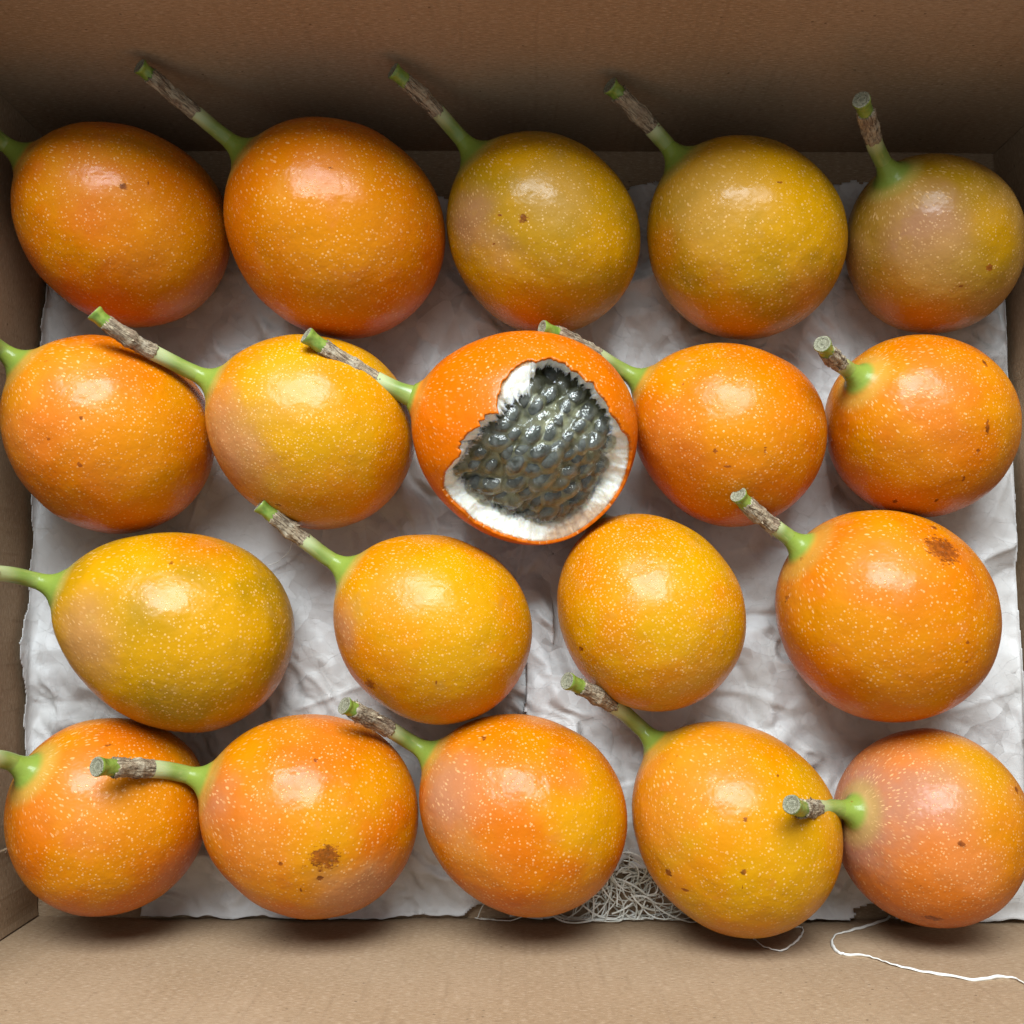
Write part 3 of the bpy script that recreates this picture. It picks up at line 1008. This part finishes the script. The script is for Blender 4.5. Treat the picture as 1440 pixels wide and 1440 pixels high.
def crumple(x, y, size, rs, warp):
    """piecewise flat facets with sharp creases"""
    h = lattice_noise(rs)
    wx, wy = warp
    u = (x + wx*size*.9)/size; v = (y + wy*size*.9)/size
    u = u + .5*v; v = v*.866
    u = u + 40; v = v + 40
    iu, iv = np.floor(u).astype(int), np.floor(v).astype(int)
    fu, fv = u-iu, v-iv
    g = lambda i, j: h[i % 96, j % 96]
    up = fu + fv > 1
    lo = g(iu, iv)*(1-fu-fv) + g(iu+1, iv)*fu + g(iu, iv+1)*fv
    hi = g(iu+1, iv+1)*(fu+fv-1) + g(iu, iv+1)*(1-fu) + g(iu+1, iv)*(1-fv)
    return np.where(up, hi, lo)

def smooth_noise(x, y, size, rs):
    h = rs.uniform(-1, 1, (64, 64))
    u = x/size + 20; v = y/size + 20
    iu, iv = np.floor(u).astype(int), np.floor(v).astype(int)
    fu, fv = u-iu, v-iv
    fu = fu*fu*(3-2*fu); fv = fv*fv*(3-2*fv)
    g = lambda i, j: h[i % 64, j % 64]
    return (g(iu, iv)*(1-fu) + g(iu+1, iv)*fu)*(1-fv) + (g(iu, iv+1)*(1-fu) + g(iu+1, iv+1)*fu)*fv

def paper_mat():
    t = NT('tissue_paper')
    co = t.coord()
    n = t.noise(co, 40, 4); f = t.noise(t.mapping(co, (900, 2600, 900)), 1, 4, .7)
    bl = t.noise(co, 160, 4, .6)
    col = t.mix(t.ss(n, .32, .68), (.60, .57, .535), (.75, .735, .715))
    col = t.mix(t.ss(bl, .52, .70, 0, .30), col, (.44, .38, .33))
    col = t.mix(t.ss(f, .55, .75, 0, .25), col, (.72, .70, .68))
    t.p('Base Color', col); t.p('Roughness', .48); t.p('Specular IOR Level', .38)
    dco = t.n('ShaderNodeVectorMath', operation='ADD'); t.set(dco.inputs[0], co)
    wv = t.n('ShaderNodeVectorMath', operation='SCALE'); t.set(wv.inputs[0], t.noise(co, 70, 2, out='Color')); wv.inputs['Scale'].default_value = .0035
    t.set(dco.inputs[1], wv.outputs[0])
    hs = t.math('MULTIPLY', t.math('ADD', bl, t.math('MULTIPLY', f, .25)), .00028)
    msk = t.ss(t.noise(co, 28, 2), .40, .60, .15, 1.0)
    for sc_, am in ((75., .55), (190., .36)):
        # flat facets that meet in sharp creases: each cell is a plane with its own tilt
        v = t.n('ShaderNodeTexVoronoi'); t.set(v.inputs['Vector'], dco.outputs[0]); v.inputs['Scale'].default_value = sc_
        df = t.n('ShaderNodeVectorMath', operation='SUBTRACT'); t.set(df.inputs[0], dco.outputs[0]); t.set(df.inputs[1], v.outputs['Position'])
        rc = t.n('ShaderNodeVectorMath', operation='SUBTRACT'); t.set(rc.inputs[0], v.outputs['Color']); rc.inputs[1].default_value = (.5, .5, .5)
        dt = t.n('ShaderNodeVectorMath', operation='DOT_PRODUCT'); t.set(dt.inputs[0], df.outputs[0]); t.set(dt.inputs[1], rc.outputs[0])
        hs = t.math('ADD', hs, t.math('MULTIPLY', t.math('MULTIPLY', dt.outputs['Value'], msk), am))
    h = t.bump(hs, .8, 1.0)
    t.p('Normal', h)
    tr = t.n('ShaderNodeBsdfTranslucent'); t.set(tr.inputs[0], col); t.set(tr.inputs['Normal'], h)
    mx = t.n('ShaderNodeMixShader'); mx.inputs[0].default_value = .12
    out = t.t.nodes['Material Output']
    t.t.links.new(t.b.outputs[0], mx.inputs[1]); t.t.links.new(tr.outputs[0], mx.inputs[2])
    t.t.links.new(mx.outputs[0], out.inputs['Surface'])
    return t.m
PAPER = paper_mat()

def paper_sheet(name, label, s0, s1, t0, t1, seed, lift, keep, lcurl, rcurl):
    """a sheet on the floor; beyond the wall foot it turns up the wall"""
    rs = np.random.RandomState(seed)
    step = 0.8
    nx, ny = int((s1-s0)/step)+1, int((t1-t0)/step)+1
    S, T = np.meshgrid(np.linspace(s0, s1, nx), np.linspace(t0, t1, ny))
    warp = (smooth_noise(S, T, 26, rs), smooth_noise(S, T, 26, rs))
    warp2 = (smooth_noise(S, T, 9, rs), smooth_noise(S, T, 9, rs))
    wrk = sstep(-.15, .45, smooth_noise(S, T, 46, rs))        # where it is crumpled
    wrk2 = sstep(-.1, .5, smooth_noise(S, T, 33, rs))
    for (px_, py_, rr_) in ((10, -38, 20), (100, -52, 26), (108, 98, 22), (-78, -34, 18), (-30, -98, 26), (-165, -32, 16), (60, 100, 16), (45, 165, 30), (110, -98, 18)):
        wrk = np.maximum(wrk, np.exp(-((S-px_)**2+(T-py_)**2)/rr_**2)); wrk2 = np.maximum(wrk2, np.exp(-((S-px_)**2+(T-py_)**2)/rr_**2))
    z = 3.4*crumple(S, T, 42, rs, warp) + 2.6*crumple(S, T, 19, rs, warp)*(.35+.65*wrk)
    z += (2.6*crumple(S, T, 11.0, rs, warp2))*(.15+.85*wrk) + 1.5*crumple(S, T, 3.6, rs, warp2)*wrk*wrk2
    # a few long folds
    for k in range(34):
        x0, y0 = rs.uniform(s0, s1), rs.uniform(t0, t1); an = rs.uniform(0, math.pi)
        dd = (S-x0)*math.sin(an) - (T-y0)*math.cos(an) + 1.5*warp[0]
        ll = (S-x0)*math.cos(an) + (T-y0)*math.sin(an)
        z += rs.uniform(.5, 1.5)*np.exp(-np.abs(dd)/rs.uniform(.6, 1.8))*np.exp(-(ll/rs.uniform(14, 40))**2)
    z = 4.6 + lift + z
    z = np.maximum(z, .9 + lift + .25*(z-1))
    z = np.clip(z, .8 + lift, None)
    Xc, Yc = S.copy(), T.copy()
    ef = edge_noise(S, rs, .9) + 1.0
    Yc = T + ef*np.exp(-(T-YF)/7.0) - .2
    z = np.where(T < YF+5, z + 1.4*(1-(T-YF)/5.0)**2, z)
    # turned up at the side walls
    def curl(edge, sign, gap):
        over = (S - edge)*sign
        m = over > -5
        g = np.clip(over + 5, 0, None)
        rise = np.where(m, np.where(g < 8, g*g/16.0, g-4), 0)
        inx = np.where(m, np.where(g < 8, g - g*g/16.0, 4.0), 0)
        return m, rise, inx
    uu = np.clip((T-YF)/(YB-YF), 0, 1); bow = 4*uu*(1-uu)
    for edge, sign, on in ((XL+1.6-4.2*bow, -1, lcurl), (XR-1.6+1.8*bow, 1, rcurl)):
        if not on: continue
        bulge = 0
        m, rise, inx = curl(edge, sign, 0)
        Xc = np.where(m, (edge - 5*sign) + sign*np.clip(inx, 0, 4.4) + .22*(z-4.6)*np.clip(rise, 0, 4)/4*(-sign) , Xc)
        z = np.where(m, z*np.exp(-rise/5.) + rise + 1.5*(1-np.exp(-rise/5.)), z)
    # pressed down by the fruit
    for kk, (c, ax, a, b) in FR.items():
        ax = nrm(ax)
        dx, dy = Xc - c[0], Yc - c[1]
        # vertical line through (x,y): lowest point of the ellipsoid
        A = (1 - ax[2]**2)/b**2 + ax[2]**2/a**2
        l0 = dx*ax[0] + dy*ax[1]
        B = 2*(-l0*ax[2]/b**2 + l0*ax[2]/a**2)
        Cc = (dx*dx + dy*dy - l0*l0)/b**2 + l0*l0/a**2 - 1
        disc = B*B - 4*A*Cc
        zl = np.where(disc > 0, c[2] + (-B - np.sqrt(np.maximum(disc, 0)))/(2*A), 1e6)
        z = np.where(z < c[2]+5, np.minimum(z, np.maximum(zl - .7, .35 + lift*.4)), z)
    V = np.stack([Xc, Yc, z], -1).reshape(-1, 3)
    ok = keep(S, T, rs)
    F = []
    idx = np.arange(nx*ny).reshape(ny, nx)
    okf = ok[:-1, :-1] & ok[1:, :-1] & ok[:-1, 1:] & ok[1:, 1:]
    used = -np.ones(nx*ny, int); cnt = 0
    jj, ii = np.nonzero(okf)
    q = np.stack([idx[jj, ii], idx[jj, ii+1], idx[jj+1, ii+1], idx[jj+1, ii]], -1)
    u, inv = np.unique(q, return_inverse=True)
    V = V[u]; q = inv.reshape(q.shape)
    o = mesh_obj(name, V*MM, q.tolist(), PAPER)
    so = o.modifiers.new('thickness', 'SOLIDIFY'); so.thickness = .00018; so.offset = -1
    tag(o, label, 'paper')
    return o

def edge_noise(v, rs, amp, size=11):
    return amp*smooth_noise(v, v*0+3, size, rs) + amp*.5*smooth_noise(v, v*0+9, size*.3, rs) + amp*.2*smooth_noise(v, v*0+1, 1.6, rs)

def keep_left(S, T, rs):
    uu = np.clip((T-YF)/(YB-YF), 0, 1)
    eL = XL - 2.5 - 4.2*4*uu*(1-uu) + edge_noise(T, rs, 2.2)
    flap = np.exp(-(((T - -16)/13)**4))*7.5
    eL = eL - flap
    eR = 16 + edge_noise(T, rs, 1.5)
    eF = YF - 1
    eB = YB - 20 + edge_noise(S, rs, 3)
    hole = ((S+8)/7.)**2 + ((T-(YF))/3.)**2 < 1 + .8*smooth_noise(S, T, 4, rs)
    corner = (S < XL+40) & (T < YF + 28 - (S-XL)*.35 + edge_noise(S, rs, 2))
    return (S > eL) & (S < eR) & (T > eF) & (T < eB) & ~hole & ~corner

def keep_right(S, T, rs):
    eL = 5.0 + edge_noise(T, rs, .8, 30)
    eR = XR + 2.0 + edge_noise(T, rs, 1.6, 22) + 3.0*sstep(20, -40, T)
    eF = YF - 1
    eB = YB - 15 + edge_noise(S, rs, 3)
    hole = (((S-36)/24.)**2 + ((T-(YF+4))/15.)**2) < 1 + .5*smooth_noise(S, T, 7, rs) + .5*smooth_noise(S, T, 2.5, rs)
    hole |= (((S-128)/9.)**2 + ((T-(YF))/5.)**2) < 1 + .6*smooth_noise(S, T, 5, rs) + .4*smooth_noise(S, T, 2, rs)
    return (S > eL) & (S < eR) & (T > eF) & (T < eB) & ~hole

paper_sheet('tissue_paper', 'crumpled grey white tissue paper with a ragged edge turned up the scarred side wall', XL-22, 20, YF, YB, 5, 0.0, keep_left, True, False)
paper_sheet('tissue_paper', 'crumpled white tissue paper with straight overlapping edge, under the large scarred glossy fruit', 2, XR+14, YF, YB, 12, 1.3, keep_right, False, True)

# ------------------------------------------------------------------ wood wool and loose threads
def wool_mat(name, c0, c1):
    t = NT(name)
    co = t.coord(); n = t.noise(co, 120, 3)
    t.p('Base Color', t.mix(t.ss(n, .35, .65), c0, c1)); t.p('Roughness', .55)
    return t.m
WOOL = wool_mat('wood_wool', (.62, .60, .50), (.80, .78, .70))
THREAD = wool_mat('thread', (.70, .67, .60), (.82, .80, .75))

def ribbon(path, wd, th, V, F, twist=0.0):
    n = len(path); tan = np.gradient(path, axis=0); tan /= (np.linalg.norm(tan, axis=1)[:, None]+1e-9)
    x = axes_for(tan[0])[0]; b0 = len(V)
    for i in range(n):
        x = nrm(x - tan[i]*(x @ tan[i])); y = np.cross(tan[i], x)
        an = twist*i; X = x*math.cos(an) + y*math.sin(an); Y = np.cross(tan[i], X)
        w = wd[i] if hasattr(wd, '__len__') else wd
        for (p, q) in ((1, 1), (-1, 1), (-1, -1), (1, -1)):
            V.append(path[i] + X*w*.5*p + Y*th*.5*q)
    for i in range(n-1):
        for j in range(4):
            k = (j+1) % 4
            F.append((b0+4*i+j, b0+4*i+k, b0+4*i+4+k, b0+4*i+4+j))
    F.append((b0+3, b0+2, b0+1, b0)); e = b0+4*(n-1); F.append((e, e+1, e+2, e+3))

def spline(pts, n):
    """Catmull-Rom through the points"""
    p = np.array(pts, float); p = np.vstack([2*p[0]-p[1], p, 2*p[-1]-p[-2]])
    m = len(p)-3; out = []
    for s in np.linspace(0, m-1e-6, n):
        i = int(s); t = s-i
        a, b_, c_, d = p[i:i+4]
        out.append(.5*((2*b_) + (c_-a)*t + (2*a-5*b_+4*c_-d)*t*t + (-a+3*b_-3*c_+d)*t**3))
    return np.array(out)

def clear_of_fruit(p, m=.6):
    for (c, ax, a, b) in FR.values():
        d = p - np.array(c); l = np.linalg.norm(d); r = (a+b)/2 + m
        if l < r: p = np.array(c) + d/l*r
    p[2] = max(p[2], .7)
    p[1] = min(max(p[1], YF-.2), YB-.8)
    return p

def wool(label, cx, cy, rx, ry, zmax, n, seed):
    rnd = random.Random(seed); V, F = [], []
    for k in range(n):
        x, y, z = cx + rnd.gauss(0, rx*.45), cy + rnd.gauss(0, ry*.45), rnd.uniform(.8, zmax)
        an = rnd.uniform(0, 2*math.pi); cur = rnd.gauss(0, .13); L = rnd.uniform(14, 40); n_ = 26
        p = np.array([x, y, z]); pts = []
        dz = rnd.gauss(0, .12)
        for i in range(n_):
            pts.append(clear_of_fruit(p.copy()))
            an += cur + rnd.gauss(0, .05); dz += rnd.gauss(0, .08) - .03*(p[2]-zmax*.5)
            p = p + np.array([math.cos(an), math.sin(an), max(-.6, min(.6, dz))])*L/n_
            if p[1] < YF+.3: p[1] = YF+.3
        ribbon(np.array(pts), rnd.uniform(.28, .62), .2, V, F, rnd.uniform(-.12, .12))
    o = mesh_obj('wood_wool', np.array(V)*MM, F, WOOL, smooth=False)
    tag(o, label, 'wood wool', kind='stuff')
    return o
wool('pale wood wool strands tangled between two amber fruit at the front wall', 36, YF+13, 22, 12, 9, 105, 4)

def on_front(px, py, off=.5):
    """a spot on the inner face of the front panel"""
    d = pix_ray(px, py); o = np.array([0, 0, CAM_H*1000.])
    x = o[0] + d[0]*(YF/d[1])
    u = (x-(XL-TH))/(XR-XL+2*TH)
    z = o[2] + d[2]*(YF/d[1]); w = max(0, z/WALL)
    bb = 1.2*4*u*(1-u)*(1-.35*w) + .5*math.sin(6.1*u+2)*math.sin(3*w+2)*min(1, 8*u*(1-u))
    s = (YF - bb + off)/d[1]
    return o + d*s

def thread(label, pts, w0, w1, seed, n=90):
    rnd = random.Random(seed)
    P = spline(pts, n)
    P += np.array([[.38*noise.noise(Vector((i*.30, seed+.5, k*7.7))) for k in range(3)] for i in range(n)])
    wd = [w0 + (w1-w0)*(.5+.5*noise.noise(Vector((i*.11, seed*3.1, 0)))*1.6) for i in range(n)]
    wd = [max(.28, q) for q in wd]
    V, F = [], []
    ribbon(P, wd, .32, V, F, .05)
    o = mesh_obj('thread', np.array(V)*MM, F, THREAD, smooth=True)
    tag(o, label, 'thread', 'loose threads in the box')
    return o
FW = lambda L, off=.5: [on_front(x, y, off) for (x, y) in L]
thread('long wavy white thread trailing across the front cardboard wall', FW([(1258,1286),(1246,1292),(1218,1302),(1192,1309),(1175,1314),(1169,1327),(1178,1338),(1190,1342),(1212,1343),(1232,1348),(1256,1356),(1290,1364),(1330,1371),(1370,1377),(1402,1374),(1424,1375),(1442,1383),(1475,1395)]), .5, 1.15, 3, 160)
thread('short looped white thread peeping from under an amber yellow fruit on the front wall', FW([(1052,1312),(1066,1325),(1080,1333),(1102,1336),(1121,1322),(1129,1307),(1116,1302),(1100,1300)]), .45, .8, 5)
thread('pale curled thread in the dark gap under the mauve fruit', FW([(1236,1262),(1215,1266),(1213,1275),(1226,1283),(1245,1286),(1262,1284)], .9), .5, .8, 7, 50)
thread('fine pale fibre lying on the paper beside the egg shaped yellow fruit', [(-77.5, 27, 12), (-79, 23, 9.5), (-81.5, 19, 7.5), (-85.5, 15.5, 6.8), (-89, 14, 7)], .4, .6, 9, 40)
